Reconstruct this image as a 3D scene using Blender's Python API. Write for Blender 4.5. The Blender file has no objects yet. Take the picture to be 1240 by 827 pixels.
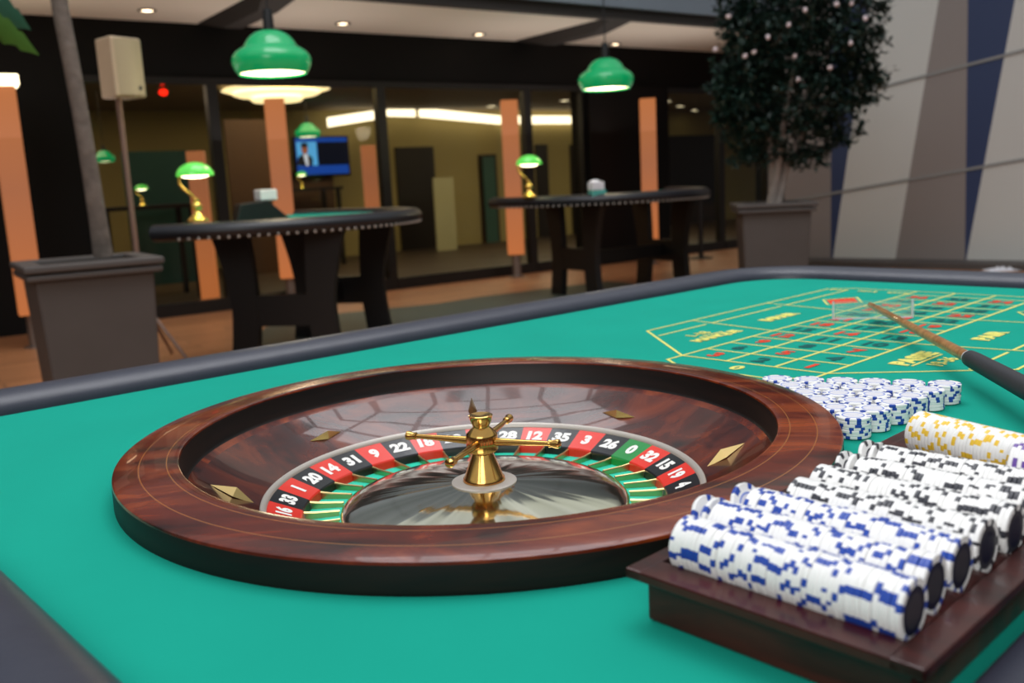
import bpy, bmesh, math, random
from mathutils import Vector, Matrix
random.seed(7)
C = bpy.context.scene.collection
PI = math.pi
W, H = 1240, 827

# ------------------------------------------------------------------ camera frame (metres, z up, felt of the roulette table at 0.80)
FELT = 0.80
CAM = Vector((0.0411, -1.0541, 0.3052 + FELT))
FPX = 1123.93
PITCH, ROLL = 0.17229, -0.0504
_F = Vector((0, math.cos(PITCH), -math.sin(PITCH)))
_R = Vector((1, 0, 0)); _U = _R.cross(_F)
RX = math.cos(ROLL) * _R + math.sin(ROLL) * _U
UX = math.cos(ROLL) * _U - math.sin(ROLL) * _R

def ray(px, py):
    return _F + RX * ((px - W / 2) / FPX) - UX * ((py - H / 2) / FPX)
def at(px, py, D):                       # point of the view ray at depth D beyond the camera
    r = ray(px, py); return CAM + r * (D / r.y)
def onz(px, py, z):                      # point of the view ray on the horizontal plane z
    r = ray(px, py); return CAM + r * ((z - CAM.z) / r.z)

# ------------------------------------------------------------------ materials
def lin(c):
    if isinstance(c, str):
        c = [int(c[i:i + 2], 16) / 255 for i in (0, 2, 4)]
        c = [x / 12.92 if x <= .04045 else ((x + .055) / 1.055) ** 2.4 for x in c]
    return (c[0], c[1], c[2], 1)
def pm(name, col, rough=.5, metal=0, emit=None, es=1, coat=0, noise=0, scale=20, bump=0, spec=.5, trans=0, alpha=1):
    m = bpy.data.materials.new(name); m.use_nodes = True
    nt = m.node_tree; b = nt.nodes['Principled BSDF']
    b.inputs['Base Color'].default_value = lin(col); b.inputs['Roughness'].default_value = rough
    b.inputs['Metallic'].default_value = metal; b.inputs['Coat Weight'].default_value = coat
    b.inputs['Coat Roughness'].default_value = .06
    b.inputs['Specular IOR Level'].default_value = spec
    b.inputs['Transmission Weight'].default_value = trans
    b.inputs['Alpha'].default_value = alpha
    if emit is not None:
        b.inputs['Emission Color'].default_value = lin(emit); b.inputs['Emission Strength'].default_value = es
    if noise or bump:
        tc = nt.nodes.new('ShaderNodeTexCoord'); n = nt.nodes.new('ShaderNodeTexNoise')
        n.inputs['Scale'].default_value = scale; n.inputs['Detail'].default_value = 4
        nt.links.new(tc.outputs['Object'], n.inputs['Vector'])
        if noise:
            mx = nt.nodes.new('ShaderNodeMix'); mx.data_type = 'RGBA'
            c = lin(col)
            mx.inputs['A'].default_value = tuple(x * (1 - noise) for x in c[:3]) + (1,)
            mx.inputs['B'].default_value = tuple(min(1, x * (1 + noise)) for x in c[:3]) + (1,)
            nt.links.new(n.outputs['Fac'], mx.inputs['Factor']); nt.links.new(mx.outputs['Result'], b.inputs['Base Color'])
        if bump:
            bp = nt.nodes.new('ShaderNodeBump'); bp.inputs['Strength'].default_value = bump; bp.inputs['Distance'].default_value = .01
            nt.links.new(n.outputs['Fac'], bp.inputs['Height']); nt.links.new(bp.outputs['Normal'], b.inputs['Normal'])
    return m

def wood(name, cols, stretch=(3, 16, 16), scale=1.6, rough=.22, coat=.8, rings=()):
    m = bpy.data.materials.new(name); m.use_nodes = True
    nt = m.node_tree; b = nt.nodes['Principled BSDF']; N = nt.nodes.new; L = nt.links.new
    tc = N('ShaderNodeTexCoord'); mp = N('ShaderNodeMapping'); mp.inputs['Scale'].default_value = stretch
    L(tc.outputs['Object'], mp.inputs['Vector'])
    n = N('ShaderNodeTexNoise'); n.inputs['Scale'].default_value = scale; n.inputs['Detail'].default_value = 7
    n.inputs['Roughness'].default_value = .6; n.inputs['Distortion'].default_value = 1.4
    L(mp.outputs['Vector'], n.inputs['Vector'])
    cr = N('ShaderNodeValToRGB'); e = cr.color_ramp.elements
    e[0].position = .33; e[0].color = lin(cols[0]); e[1].position = .7; e[1].color = lin(cols[2])
    k = e.new(.5); k.color = lin(cols[1])
    L(n.outputs['Fac'], cr.inputs['Fac'])
    out = cr.outputs['Color']
    if rings:                               # thin inlaid lines at given radii
        sx = N('ShaderNodeSeparateXYZ'); L(tc.outputs['Object'], sx.inputs[0])
        cb = N('ShaderNodeCombineXYZ'); L(sx.outputs['X'], cb.inputs['X']); L(sx.outputs['Y'], cb.inputs['Y'])
        ln = N('ShaderNodeVectorMath'); ln.operation = 'LENGTH'; L(cb.outputs[0], ln.inputs[0])
        for r in rings:
            c = N('ShaderNodeMath'); c.operation = 'COMPARE'; c.inputs[1].default_value = r; c.inputs[2].default_value = .0006
            L(ln.outputs['Value'], c.inputs[0])
            mx = N('ShaderNodeMix'); mx.data_type = 'RGBA'; mx.inputs['B'].default_value = lin('a8703a')
            ms = N('ShaderNodeMath'); ms.operation = 'MULTIPLY'; ms.inputs[1].default_value = .6
            L(c.outputs[0], ms.inputs[0]); L(ms.outputs[0], mx.inputs['Factor']); L(out, mx.inputs['A']); out = mx.outputs['Result']
    L(out, b.inputs['Base Color'])
    b.inputs['Roughness'].default_value = rough; b.inputs['Coat Weight'].default_value = coat; b.inputs['Coat Roughness'].default_value = .03; b.inputs['Specular IOR Level'].default_value = .32
    return m

M = {}
def felt_material():
    m = pm('green_felt', '169c87', .95, noise=.07, scale=6, spec=.1)
    nt = m.node_tree; b = nt.nodes['Principled BSDF']
    n = nt.nodes.new('ShaderNodeTexNoise'); n.inputs['Scale'].default_value = 900
    tc = nt.nodes.new('ShaderNodeTexCoord'); nt.links.new(tc.outputs['Object'], n.inputs['Vector'])
    bp = nt.nodes.new('ShaderNodeBump'); bp.inputs['Strength'].default_value = .25; bp.inputs['Distance'].default_value = .002
    nt.links.new(n.outputs['Fac'], bp.inputs['Height']); nt.links.new(bp.outputs['Normal'], b.inputs['Normal'])
    return m
M['felt'] = felt_material()
M['leather'] = pm('rail_leather', '30323f', .4, noise=.12, scale=30, bump=.06, spec=.5)
M['table_wood'] = wood('table_wood', ('160a07', '2a130c', '3a1c12'))
M['bowl'] = wood('mahogany_veneer', ('240903', '63200c', '98441b'), (3.2, 11, 11), 1.3, .26, .28, rings=(.3465, .374))
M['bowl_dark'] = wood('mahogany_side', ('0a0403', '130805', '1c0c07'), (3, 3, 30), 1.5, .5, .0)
M['apron'] = wood('bowl_apron_veneer', ('1e0804', '4e1a0b', '763013'), (4, 10, 10), 1.5, .22, .42)
M['brass'] = pm('brass', 'cfa25a', .17, 1, noise=.12, scale=60)
M['gold'] = pm('deflector_brass', 'e6c888', .3, 1, noise=.08, scale=60)
M['fretbrass'] = pm('fret_brass', 'cdb47c', .3, 1, noise=.1, scale=60)
M['silver'] = pm('brushed_steel', 'b9b1a8', .4, .25)
M['red'] = pm('pocket_red', 'e22e1c', .3, coat=.15, noise=.06, scale=30)
M['black'] = pm('pocket_black', '101216', .28, coat=.15, noise=.1, scale=30)
M['zero'] = pm('pocket_green', '138a3c', .3, coat=.15, noise=.06, scale=30)
M['pocket'] = pm('pocket_floor_green', '22cfae', .5, noise=.08, scale=30)
M['ivory'] = pm('numeral_white', 'f2f0ea', .5, noise=.03, scale=50)
M['yellow'] = pm('print_yellow', 'e4e07a', .9, noise=.06, scale=60, spec=.1)
M['pred'] = pm('print_red', 'dd4a34', .9, noise=.06, scale=60, spec=.1)
M['pblack'] = pm('print_black', '25605c', .9, noise=.06, scale=60, spec=.1)
M['cwhite'] = pm('chip_white', 'f3f2f0', .42, noise=.04, scale=80)
M['csticker'] = pm('chip_sticker', 'e6e4ea', .35, noise=.12, scale=230)
M['cblue'] = pm('chip_blue', '2349a8', .4, noise=.08, scale=80)
M['cpale'] = pm('chip_pale_blue', '8496d8', .4, noise=.1, scale=80)
M['cblack'] = pm('chip_black', '34353d', .4, noise=.1, scale=80)
M['cyellow'] = pm('chip_yellow', 'efc53a', .4, noise=.06, scale=80)
M['cpurple'] = pm('chip_purple', '6a4a9e', .4, noise=.08, scale=80)
M['tray'] = wood('tray_mahogany', ('1c0806', '3a120e', '4d1b14'), (14, 3, 14), 1.4, .35, .25)
M['stick'] = wood('stick_wood', ('8a5a2c', 'a8743f', 'c08e55'), (4, 40, 40), 1.5, .35, .4)
M['grip'] = pm('rubber_grip', '24252b', .6, noise=.1, scale=80)
M['acrylic'] = pm('clear_acrylic', 'eef6f4', .08, trans=.6, alpha=.16)
M['blackwood'] = pm('black_painted_wood', '0d0b0b', .5, noise=.2, scale=8)
M['blackwall'] = pm('black_wall', '050404', .6, noise=.2, scale=2, spec=.2)
M['frame'] = pm('dark_frame', '14110f', .4, noise=.15, scale=6)
M['soffit'] = pm('soffit_paint', 'e6dccf', .8, noise=.06, scale=1.2)
M['rib'] = pm('dark_rib', '2b2725', .7, noise=.15, scale=2)
M['fascia'] = pm('fascia_grey_blue', '7d8792', .6, noise=.1, scale=1.5)
M['downlight'] = pm('downlight_lens', 'fff0d8', .5, emit='ffe0b8', es=7)
M['chrome'] = pm('lamp_ring', '8a8680', .25, .9)
M['lampgreen'] = pm('lamp_enamel_green', '0a8f54', .25, coat=.35, emit='08a860', es=.42, noise=.05, scale=5)
M['lampglow'] = pm('lamp_diffuser', 'fff2d0', .5, emit='ffedc2', es=4)
M['cable'] = pm('black_cable', '15171a', .5, noise=.1, scale=20)
M['shadeglass'] = pm('banker_green_glass', '4fbf4a', .2, emit='58c84a', es=.75, coat=.6, noise=.1, scale=20)
M['bulb'] = pm('bulb_glow', 'fff4d6', .5, emit='fff0c4', es=7)
M['brasslit'] = pm('polished_brass', 'e2bd66', .2, 1, emit='c89a40', es=.18)  # emission puts the lamp's light into the brass
M['planter'] = pm('grey_fibre_planter', '4f4946', .6, noise=.12, scale=4, bump=.05)
M['soil'] = pm('dark_soil', '1b1512', .95, noise=.4, scale=40, bump=.5)
M['bark'] = pm('grey_bark', '6c625a', .85, noise=.6, scale=16, bump=.9)
M['palebark'] = pm('pale_bark', '9a8f88', .85, noise=.35, scale=14, bump=.4)
M['leaf'] = pm('dark_leaf', '1f362e', .45, noise=.6, scale=3)
M['bigleaf'] = pm('bright_leaf', '4c7a2c', .45, noise=.25, scale=8)
M['tealleaf'] = pm('shaded_leaf', '3a6b55', .45, noise=.25, scale=8)
M['petal'] = pm('pale_petal', 'e4d8dc', .6, noise=.12, scale=30)
M['speaker'] = pm('speaker_cream', 'c2ab8e', .5, noise=.05, scale=20)
M['grille'] = pm('speaker_grille', 'b4a382', .6, noise=.12, scale=300)
M['pole'] = pm('stand_pole', '8a6f62', .4, .3, noise=.1, scale=10)
M['white'] = pm('white_plastic', 'e4e4ea', .4, noise=.04, scale=30)
M['teal'] = pm('teal_card', '4fa59a', .5, noise=.06, scale=30)
M['mat'] = pm('grey_green_mat', '3b463f', .55, noise=.15, scale=4)
M['stripe_light'] = pm('wall_pale_grey', 'cbcac5', .5, noise=.03, scale=1)
M['stripe_taupe'] = pm('wall_taupe', '8d8480', .5, noise=.05, scale=1)
M['stripe_navy'] = pm('wall_navy', '2c3b60', .5, noise=.06, scale=1)
M['groove'] = pm('wall_groove', '8c8c8a', .6, noise=.1, scale=5)
M['roomwall'] = pm('room_cream_wall', 'a3945f', .7, noise=.08, scale=1)
M['roomceil'] = pm('room_ceiling', '8a7a62', .8, noise=.06, scale=1)
M['roomdark'] = pm('room_dark_door', '1c1410', .5, noise=.2, scale=3)
M['roombrown'] = pm('room_brown_panel', '4c3420', .6, noise=.2, scale=2)
M['roomfloor'] = pm('room_dark_floor', '3c2f24', .5, noise=.15, scale=3)
M['roomteal'] = pm('room_teal_partition', '2c5a54', .5, noise=.2, scale=2)
M['roompale'] = pm('room_pale_panel', 'b8b48c', .6, noise=.08, scale=2)
M['cove'] = pm('cove_light', 'fff4d8', .5, emit='fff0cc', es=2.6)
M['tv'] = pm('tv_bezel', '0a0c10', .3, noise=.1, scale=10)
M['tvblue'] = pm('tv_blue', '0c2050', .3, emit='1c54c0', es=.6, noise=.1, scale=9)
M['tvlight'] = pm('tv_light_blue', '4aa0e0', .3, emit='5ab0f0', es=.7, noise=.06, scale=9)
M['tvdark'] = pm('tv_dark', '06080d', .3, emit='0a1630', es=.3)
M['tvskin'] = pm('tv_skin', '9a5a40', .5, emit='a86448', es=.45)
M['tvsuit'] = pm('tv_suit', '10131c', .5, emit='141a28', es=.3)
M['tvshirt'] = pm('tv_shirt', 'c8d4e8', .5, emit='d0dcf0', es=.55)
M['redlight'] = pm('red_signal', 'ff2010', .5, emit='ff2410', es=2.2)
M['blackleather'] = pm('black_leather', '15161c', .38, noise=.12, scale=30, bump=.05)
M['warmglow'] = pm('warm_disc_glow', 'fff0c8', .5, emit='ffe6a8', es=1.7)
M['cnavy'] = pm('chip_navy_face', '10162e', .45, noise=.1, scale=80)  # shade of the row-end faces, as a dark navy colour
M['steel'] = pm('steel_foot', '8c8078', .4, .7, noise=.1, scale=10)

def glow_column_material():
    m = bpy.data.materials.new('orange_light_column'); m.use_nodes = True
    nt = m.node_tree; b = nt.nodes['Principled BSDF']; N = nt.nodes.new; L = nt.links.new
    tc = N('ShaderNodeTexCoord'); sx = N('ShaderNodeSeparateXYZ'); L(tc.outputs['Object'], sx.inputs[0])
    mr = N('ShaderNodeMapRange'); mr.inputs['From Min'].default_value = .25; mr.inputs['From Max'].default_value = 2.0
    L(sx.outputs['Z'], mr.inputs['Value'])
    cr = N('ShaderNodeValToRGB'); e = cr.color_ramp.elements
    e[0].color = lin('d87c42'); e[1].color = lin('cf7c42'); k = e.new(.55); k.color = lin('ba724a')
    L(mr.outputs['Result'], cr.inputs['Fac']); L(cr.outputs['Color'], b.inputs['Emission Color'])
    b.inputs['Emission Strength'].default_value = .66; b.inputs['Base Color'].default_value = lin('5a2f1a'); b.inputs['Roughness'].default_value = .5
    return m
M['column'] = glow_column_material()

def dome_material():                     # spun polished metal, streaky reflections painted as faint radial colour
    m = bpy.data.materials.new('spun_metal_cone'); m.use_nodes = True
    nt = m.node_tree; b = nt.nodes['Principled BSDF']; N = nt.nodes.new; L = nt.links.new
    b.inputs['Base Color'].default_value = lin('b9b6a2'); b.inputs['Metallic'].default_value = 1; b.inputs['Roughness'].default_value = .1
    tc = N('ShaderNodeTexCoord'); sx = N('ShaderNodeSeparateXYZ'); L(tc.outputs['Object'], sx.inputs[0])
    at2 = N('ShaderNodeMath'); at2.operation = 'ARCTAN2'; L(sx.outputs['Y'], at2.inputs[0]); L(sx.outputs['X'], at2.inputs[1])
    n = N('ShaderNodeTexNoise'); n.noise_dimensions = '1D'; n.inputs['Scale'].default_value = 3.2; n.inputs['Detail'].default_value = 1.5
    L(at2.outputs[0], n.inputs['W'])
    bp = N('ShaderNodeBump'); bp.inputs['Strength'].default_value = .06; bp.inputs['Distance'].default_value = .02
    L(n.outputs['Fac'], bp.inputs['Height']); L(bp.outputs['Normal'], b.inputs['Normal'])
    cr = N('ShaderNodeValToRGB'); cr.color_ramp.elements[0].position = .35; cr.color_ramp.elements[0].color = lin('c4c2ae')
    cr.color_ramp.elements[1].position = .65; cr.color_ramp.elements[1].color = lin('f0eddc')
    L(n.outputs['Fac'], cr.inputs['Fac']); L(cr.outputs['Color'], b.inputs['Base Color'])
    return m
M['dome'] = dome_material()

def glass_material():
    m = bpy.data.materials.new('window_glass'); m.use_nodes = True
    nt = m.node_tree; nt.nodes.clear(); N = nt.nodes.new; L = nt.links.new
    o = N('ShaderNodeOutputMaterial'); t = N('ShaderNodeBsdfTransparent'); t.inputs[0].default_value = (.9, .9, .88, 1)
    g = N('ShaderNodeBsdfGlossy'); g.inputs['Roughness'].default_value = .02; mx = N('ShaderNodeMixShader')
    fr = N('ShaderNodeFresnel'); fr.inputs['IOR'].default_value = 1.16
    L(fr.outputs[0], mx.inputs[0]); L(t.outputs[0], mx.inputs[1]); L(g.outputs[0], mx.inputs[2]); L(mx.outputs[0], o.inputs[0])
    return m
M['glass'] = glass_material()

def floor_material():
    m = bpy.data.materials.new('wood_plank_tiles'); m.use_nodes = True
    nt = m.node_tree; b = nt.nodes['Principled BSDF']; N = nt.nodes.new; L = nt.links.new
    tc = N('ShaderNodeTexCoord'); mp = N('ShaderNodeMapping'); mp.inputs['Rotation'].default_value = (0, 0, math.radians(-35)); L(tc.outputs['Object'], mp.inputs[0])
    br = N('ShaderNodeTexBrick'); br.inputs['Scale'].default_value = 1; br.inputs['Brick Width'].default_value = .9; br.inputs['Row Height'].default_value = .15
    br.inputs['Mortar Size'].default_value = .004
    br.inputs['Color1'].default_value = lin('b47c54'); br.inputs['Color2'].default_value = lin('a06c48'); br.inputs['Mortar'].default_value = lin('4a3428')
    L(mp.outputs[0], br.inputs['Vector'])
    n = N('ShaderNodeTexNoise'); n.inputs['Scale'].default_value = 3; n.inputs['Detail'].default_value = 5; L(tc.outputs['Object'], n.inputs['Vector'])
    mx = N('ShaderNodeMix'); mx.data_type = 'RGBA'; mx.blend_type = 'MULTIPLY'; mx.inputs['Factor'].default_value = .5
    L(br.outputs['Color'], mx.inputs['A']); L(n.outputs['Color'], mx.inputs['B'])
    L(br.outputs['Color'], b.inputs['Base Color']); b.inputs['Roughness'].default_value = .38
    return m
M['floor'] = floor_material()

# ------------------------------------------------------------------ mesh builder
class MB:
    def __init__(s): s.v = []; s.f = []; s.m = []
    def add(s, vs, fs, mi=0):
        o = len(s.v); s.v += [tuple(v) for v in vs]; s.f += [tuple(i + o for i in f) for f in fs]; s.m += [mi] * len(fs); return s
    def box(s, c, d, rz=0, mi=0, taper=1):
        x, y, z = (k / 2 for k in d); ca, sa = math.cos(rz), math.sin(rz); vs = []
        for sz in (-1, 1):
            k = taper if sz < 0 else 1
            for sx, sy in ((-1, -1), (1, -1), (1, 1), (-1, 1)):
                a, b = sx * x * k, sy * y * k
                vs.append((c[0] + a * ca - b * sa, c[1] + a * sa + b * ca, c[2] + sz * z))
        return s.add(vs, [(3, 2, 1, 0), (4, 5, 6, 7), (0, 1, 5, 4), (1, 2, 6, 5), (2, 3, 7, 6), (3, 0, 4, 7)], mi)
    def prism(s, poly, z0, z1, mi=0):
        n = len(poly); vs = [(x, y, z0) for x, y in poly] + [(x, y, z1) for x, y in poly]
        return s.add(vs, [tuple(range(n - 1, -1, -1)), tuple(range(n, 2 * n))] + [(i, (i + 1) % n, n + (i + 1) % n, n + i) for i in range(n)], mi)
    def lathe(s, prof, seg=64, c=(0, 0, 0), mi=0, mif=None):
        vs = []; fs = []; ms = []; n = len(prof)
        for k in range(seg):
            a = 2 * PI * k / seg
            for r, z in prof: vs.append((c[0] + r * math.cos(a), c[1] + r * math.sin(a), c[2] + z))
        o = len(s.v); s.v += vs
        for k in range(seg):
            k2 = (k + 1) % seg
            for i in range(n - 1):
                s.f.append((o + k * n + i, o + k2 * n + i, o + k2 * n + i + 1, o + k * n + i + 1)); s.m.append(mif(k, i) if mif else mi)
        return s
    def tube(s, pts, r, seg=12, cap=True, mi=0):
        pts = [Vector(p) for p in pts]; n = len(pts); rs = r if isinstance(r, (list, tuple)) else [r] * n
        vs = []; up = Vector((0, 0, 1)); prev = None
        for i, p in enumerate(pts):
            d = (pts[min(i + 1, n - 1)] - pts[max(i - 1, 0)]).normalized()
            if prev is None:
                a = up.cross(d)
                if a.length < .05: a = Vector((1, 0, 0)).cross(d)
            else: a = prev - d * prev.dot(d)
            a.normalize(); prev = a; b = d.cross(a)
            for k in range(seg):
                t = 2 * PI * k / seg; vs.append(p + (a * math.cos(t) + b * math.sin(t)) * rs[i])
        fs = [(i * seg + k, i * seg + (k + 1) % seg, (i + 1) * seg + (k + 1) % seg, (i + 1) * seg + k) for i in range(n - 1) for k in range(seg)]
        if cap: fs += [tuple(range(seg - 1, -1, -1)), tuple(range((n - 1) * seg, n * seg))]
        return s.add(vs, fs, mi)
    def ball(s, c, r, seg=16, sc=(1, 1, 1), mi=0):
        n = seg // 2; vs = [(c[0], c[1], c[2] - r * sc[2])]
        for i in range(1, n):
            p = -PI / 2 + PI * i / n
            for k in range(seg):
                a = 2 * PI * k / seg
                vs.append((c[0] + r * sc[0] * math.cos(p) * math.cos(a), c[1] + r * sc[1] * math.cos(p) * math.sin(a), c[2] + r * sc[2] * math.sin(p)))
        vs.append((c[0], c[1], c[2] + r * sc[2])); t = len(vs) - 1; fs = []
        for k in range(seg):
            k2 = (k + 1) % seg
            fs.append((0, 1 + k2, 1 + k)); fs.append((t, 1 + (n - 2) * seg + k, 1 + (n - 2) * seg + k2))
            for i in range(n - 2): fs.append((1 + i * seg + k, 1 + i * seg + k2, 1 + (i + 1) * seg + k2, 1 + (i + 1) * seg + k))
        return s.add(vs, fs, mi)
    def build(s, name, mats, parent=None, loc=(0, 0, 0), rz=0, smooth=None, bevel=0):
        me = bpy.data.meshes.new(name); me.from_pydata(s.v, [], s.f)
        for m in (mats if isinstance(mats, (list, tuple)) else [mats]): me.materials.append(m)
        me.polygons.foreach_set('material_index', s.m)
        bm = bmesh.new(); bm.from_mesh(me); bmesh.ops.recalc_face_normals(bm, faces=bm.faces); bm.to_mesh(me); bm.free()
        if smooth is not None:
            me.polygons.foreach_set('use_smooth', [True] * len(me.polygons)); me.set_sharp_from_angle(angle=math.radians(smooth))
        me.update()
        o = bpy.data.objects.new(name, me); C.objects.link(o); o.location = loc; o.rotation_euler = (0, 0, rz)
        if parent is not None: o.parent = parent
        if bevel:
            bv = o.modifiers.new('bevel', 'BEVEL'); bv.width = bevel; bv.segments = 2; bv.limit_method = 'ANGLE'
        return o
def empty(name, loc=(0, 0, 0), rz=0):
    o = bpy.data.objects.new(name, None); C.objects.link(o); o.location = loc; o.rotation_euler = (0, 0, rz); return o
def tag(o, label=None, cat=None, group=None, kind=None):
    if label: o['label'] = label
    if cat: o['category'] = cat
    if group: o['group'] = group
    if kind: o['kind'] = kind
    return o
def struct(o): o['kind'] = 'structure'; return o
def copy_tree(o, parent=None):
    c = o.copy(); C.objects.link(c)
    if parent is not None: c.parent = parent
    for ch in list(o.children): copy_tree(ch, c)
    return c
_tx = {}
def text_geo(s, size=1, bold=.02):       # lettering as flat faces, centred on the origin
    if (s, bold) not in _tx:
        cu = bpy.data.curves.new('lettering', 'FONT'); cu.body = s; cu.size = 1; cu.offset = bold; cu.align_x = 'CENTER'; cu.align_y = 'CENTER'; cu.resolution_u = 4
        ob = bpy.data.objects.new('lettering', cu); C.objects.link(ob)
        dg = bpy.context.evaluated_depsgraph_get(); dg.update()
        me = bpy.data.meshes.new_from_object(ob.evaluated_get(dg))
        vs = [(v.co.x, v.co.y) for v in me.vertices]; fs = [tuple(p.vertices) for p in me.polygons]
        x0, x1 = min(v[0] for v in vs), max(v[0] for v in vs); y0, y1 = min(v[1] for v in vs), max(v[1] for v in vs)
        vs = [(x - (x0 + x1) / 2, y - (y0 + y1) / 2) for x, y in vs]
        _tx[(s, bold)] = (vs, fs, x1 - x0, y1 - y0)
        bpy.data.objects.remove(ob); bpy.data.curves.remove(cu); bpy.data.meshes.remove(me)
    return _tx[(s, bold)]

ORD = ['zeroth', 'first', 'second', 'third', 'fourth', 'fifth', 'sixth', 'seventh', 'eighth', 'ninth', 'tenth', 'eleventh', 'twelfth', 'thirteenth', 'fourteenth', 'fifteenth', 'sixteenth', 'seventeenth', 'eighteenth', 'nineteenth']
def ordinal(n):
    if n < 20: return ORD[n]
    t = {2: ('twentieth', 'twenty'), 3: ('thirtieth', 'thirty'), 4: ('fortieth', 'forty'), 5: ('fiftieth', 'fifty')}[n // 10]
    return t[0] if n % 10 == 0 else t[1] + '-' + ORD[n % 10]

# ================================================================== ROULETTE TABLE   table frame: x = u (along), y = -v (across), z = height over felt
TH = 0.7502
UD = Vector((math.cos(TH), math.sin(TH), 0)); VD = Vector((math.sin(TH), -math.cos(TH), 0))
def TP(u, v, z=0): return UD * u + VD * v + Vector((0, 0, FELT + z))
TLOC = (0, 0, FELT)

def rounded(poly, rad, n=8):             # poly counter-clockwise, rad per corner
    out = []; N = len(poly)
    for i in range(N):
        p0, p, p1 = Vector(poly[i - 1]), Vector(poly[i]), Vector(poly[(i + 1) % N]); r = rad[i]
        a = (p0 - p).normalized(); b = (p1 - p).normalized(); ang = a.angle(b); d = r / math.tan(ang / 2)
        c = p + (a + b).normalized() * (r / math.sin(ang / 2)); s0 = p + a * d - c; e0 = p + b * d - c
        t0 = math.atan2(s0.y, s0.x); dt = math.atan2(s0.x * e0.y - s0.y * e0.x, s0.dot(e0))
        for k in range(n + 1):
            t = t0 + dt * k / n; out.append((c.x + r * math.cos(t), c.y + r * math.sin(t)))
    return out
corners = [(-.507, -.614), (1.62, -.614), (1.617, .607), (-.507, .700)]      # (x, y = -v)
inner = rounded(corners, [.10, .16, .17, .10])
def sweep(mb, path, prof):
    n = len(path); vs = []
    for i in range(n):
        p0, p1 = Vector(path[i - 1]), Vector(path[(i + 1) % n]); d = (p1 - p0).normalized(); nx, ny = d.y, -d.x
        for off, z in prof: vs.append((path[i][0] + nx * off, path[i][1] + ny * off, z))
    k = len(prof); fs = [(i * k + j, ((i + 1) % n) * k + j, ((i + 1) % n) * k + j + 1, i * k + j + 1) for i in range(n) for j in range(k - 1)]
    mb.add(vs, fs)

rt = tag(empty('roulette_table', (0, 0, 0), TH), 'long roulette table with green felt top and dark padded leather rail, in the foreground', 'table')
def felt_top():
    bm = bmesh.new(); ev = []
    ring = [bm.verts.new((x, y, FELT)) for x, y in inner]
    hole = [bm.verts.new((.3985 * math.cos(2 * PI * k / 96), .3985 * math.sin(2 * PI * k / 96), FELT)) for k in range(96)]
    for L in (ring, hole):
        for i in range(len(L)): ev.append(bm.edges.new((L[i - 1], L[i])))
    bmesh.ops.triangle_fill(bm, use_beauty=True, use_dissolve=False, edges=ev)
    for f in bm.faces:
        if f.normal.z < 0: f.normal_flip()
    me = bpy.data.meshes.new('felt_top'); bm.to_mesh(me); bm.free(); me.materials.append(M['felt'])
    o = bpy.data.objects.new('felt_top', me); C.objects.link(o); o.parent = rt; return o
felt_top()
mb = MB(); prof = [(0, FELT - .02)] + [(.052 - .052 * math.cos(PI * k / 14), FELT - .002 + (.032) * math.sin(PI * k / 14) ** .8) for k in range(15)] + [(.104, FELT - .03)]
sweep(mb, inner, prof); mb.build('padded_rail', M['leather'], rt, smooth=50)
mb = MB(); sweep(mb, inner, [(.005, FELT - .022), (.095, FELT - .022), (.095, FELT - .16), (.005, FELT - .16), (.005, FELT - .022)]); mb.build('apron', M['table_wood'], rt)
for x in (-.2, 1.3):
    for y in (-.45, .45):
        MB().box((x, y, .33), (.12, .12, .66), taper=.7).build('leg', M['table_wood'], rt, bevel=.006)
MB().box((.55, 0, .22), (1.5, .08, .1)).build('stretcher', M['table_wood'], rt, bevel=.005)

# printed betting layout: (a, b) from the grid corner
LU, LV = .5629, -.1267; PP, CW = .07134, .0871; ZP = FELT + .0006
def LP(a, b): return (LU + a, -(LV + b))
ly = MB(); lr = MB(); lb = MB()
def line(p, q, w=.0048, mb=None):
    P, Q = Vector(LP(*p)), Vector(LP(*q)); d = (Q - P).normalized(); n = Vector((-d.y, d.x)) * w / 2; e = d * w / 2
    z = ZP + random.random() * .0002
    (mb or ly).add([(*(P - n - e), z), (*(Q - n + e), z), (*(Q + n + e), z), (*(P + n - e), z)], [(0, 1, 2, 3)])
def word(mb, s, a, b, h, w=None, along='a', bold=.02):
    vs, fs, ww, hh = text_geo(s, bold=bold); kx = ky = h / hh
    if w: kx = w / ww
    if along == 'a': pts = [LP(a + x * kx, b - y * ky) for x, y in vs]
    else: pts = [LP(a + y * ky, b + x * kx) for x, y in vs]
    mb.add([(x, y, ZP + .0003) for x, y in pts], fs)
G = 12 * PP
for k in range(4): line((-.04 if k in (0, 3) else 0, k * CW), (.915, k * CW))
for k in range(13): line((k * PP, 0), (k * PP, 3 * CW))
line((.915, 0), (.915, 3 * CW))
RED = {1, 3, 5, 7, 9, 12, 14, 16, 18, 19, 21, 23, 25, 27, 30, 32, 34, 36}
for r in range(12):
    for c in range(3):
        n = 3 * r + (3 - c); word((mb := MB()), str(n), (r + .5) * PP, (c + .5) * CW, .036, along='b', bold=.04); mb.build('red_number' if n in RED else 'black_number', M['pred' if n in RED else 'pblack'], rt)
line((-.04, 0), (-.075, .05)); line((-.075, .05), (-.075, 3 * CW - .05)); line((-.075, 3 * CW - .05), (-.04, 3 * CW)); word(ly, '0', -.036, 1.5 * CW, .03, along='b', bold=.05)
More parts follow.
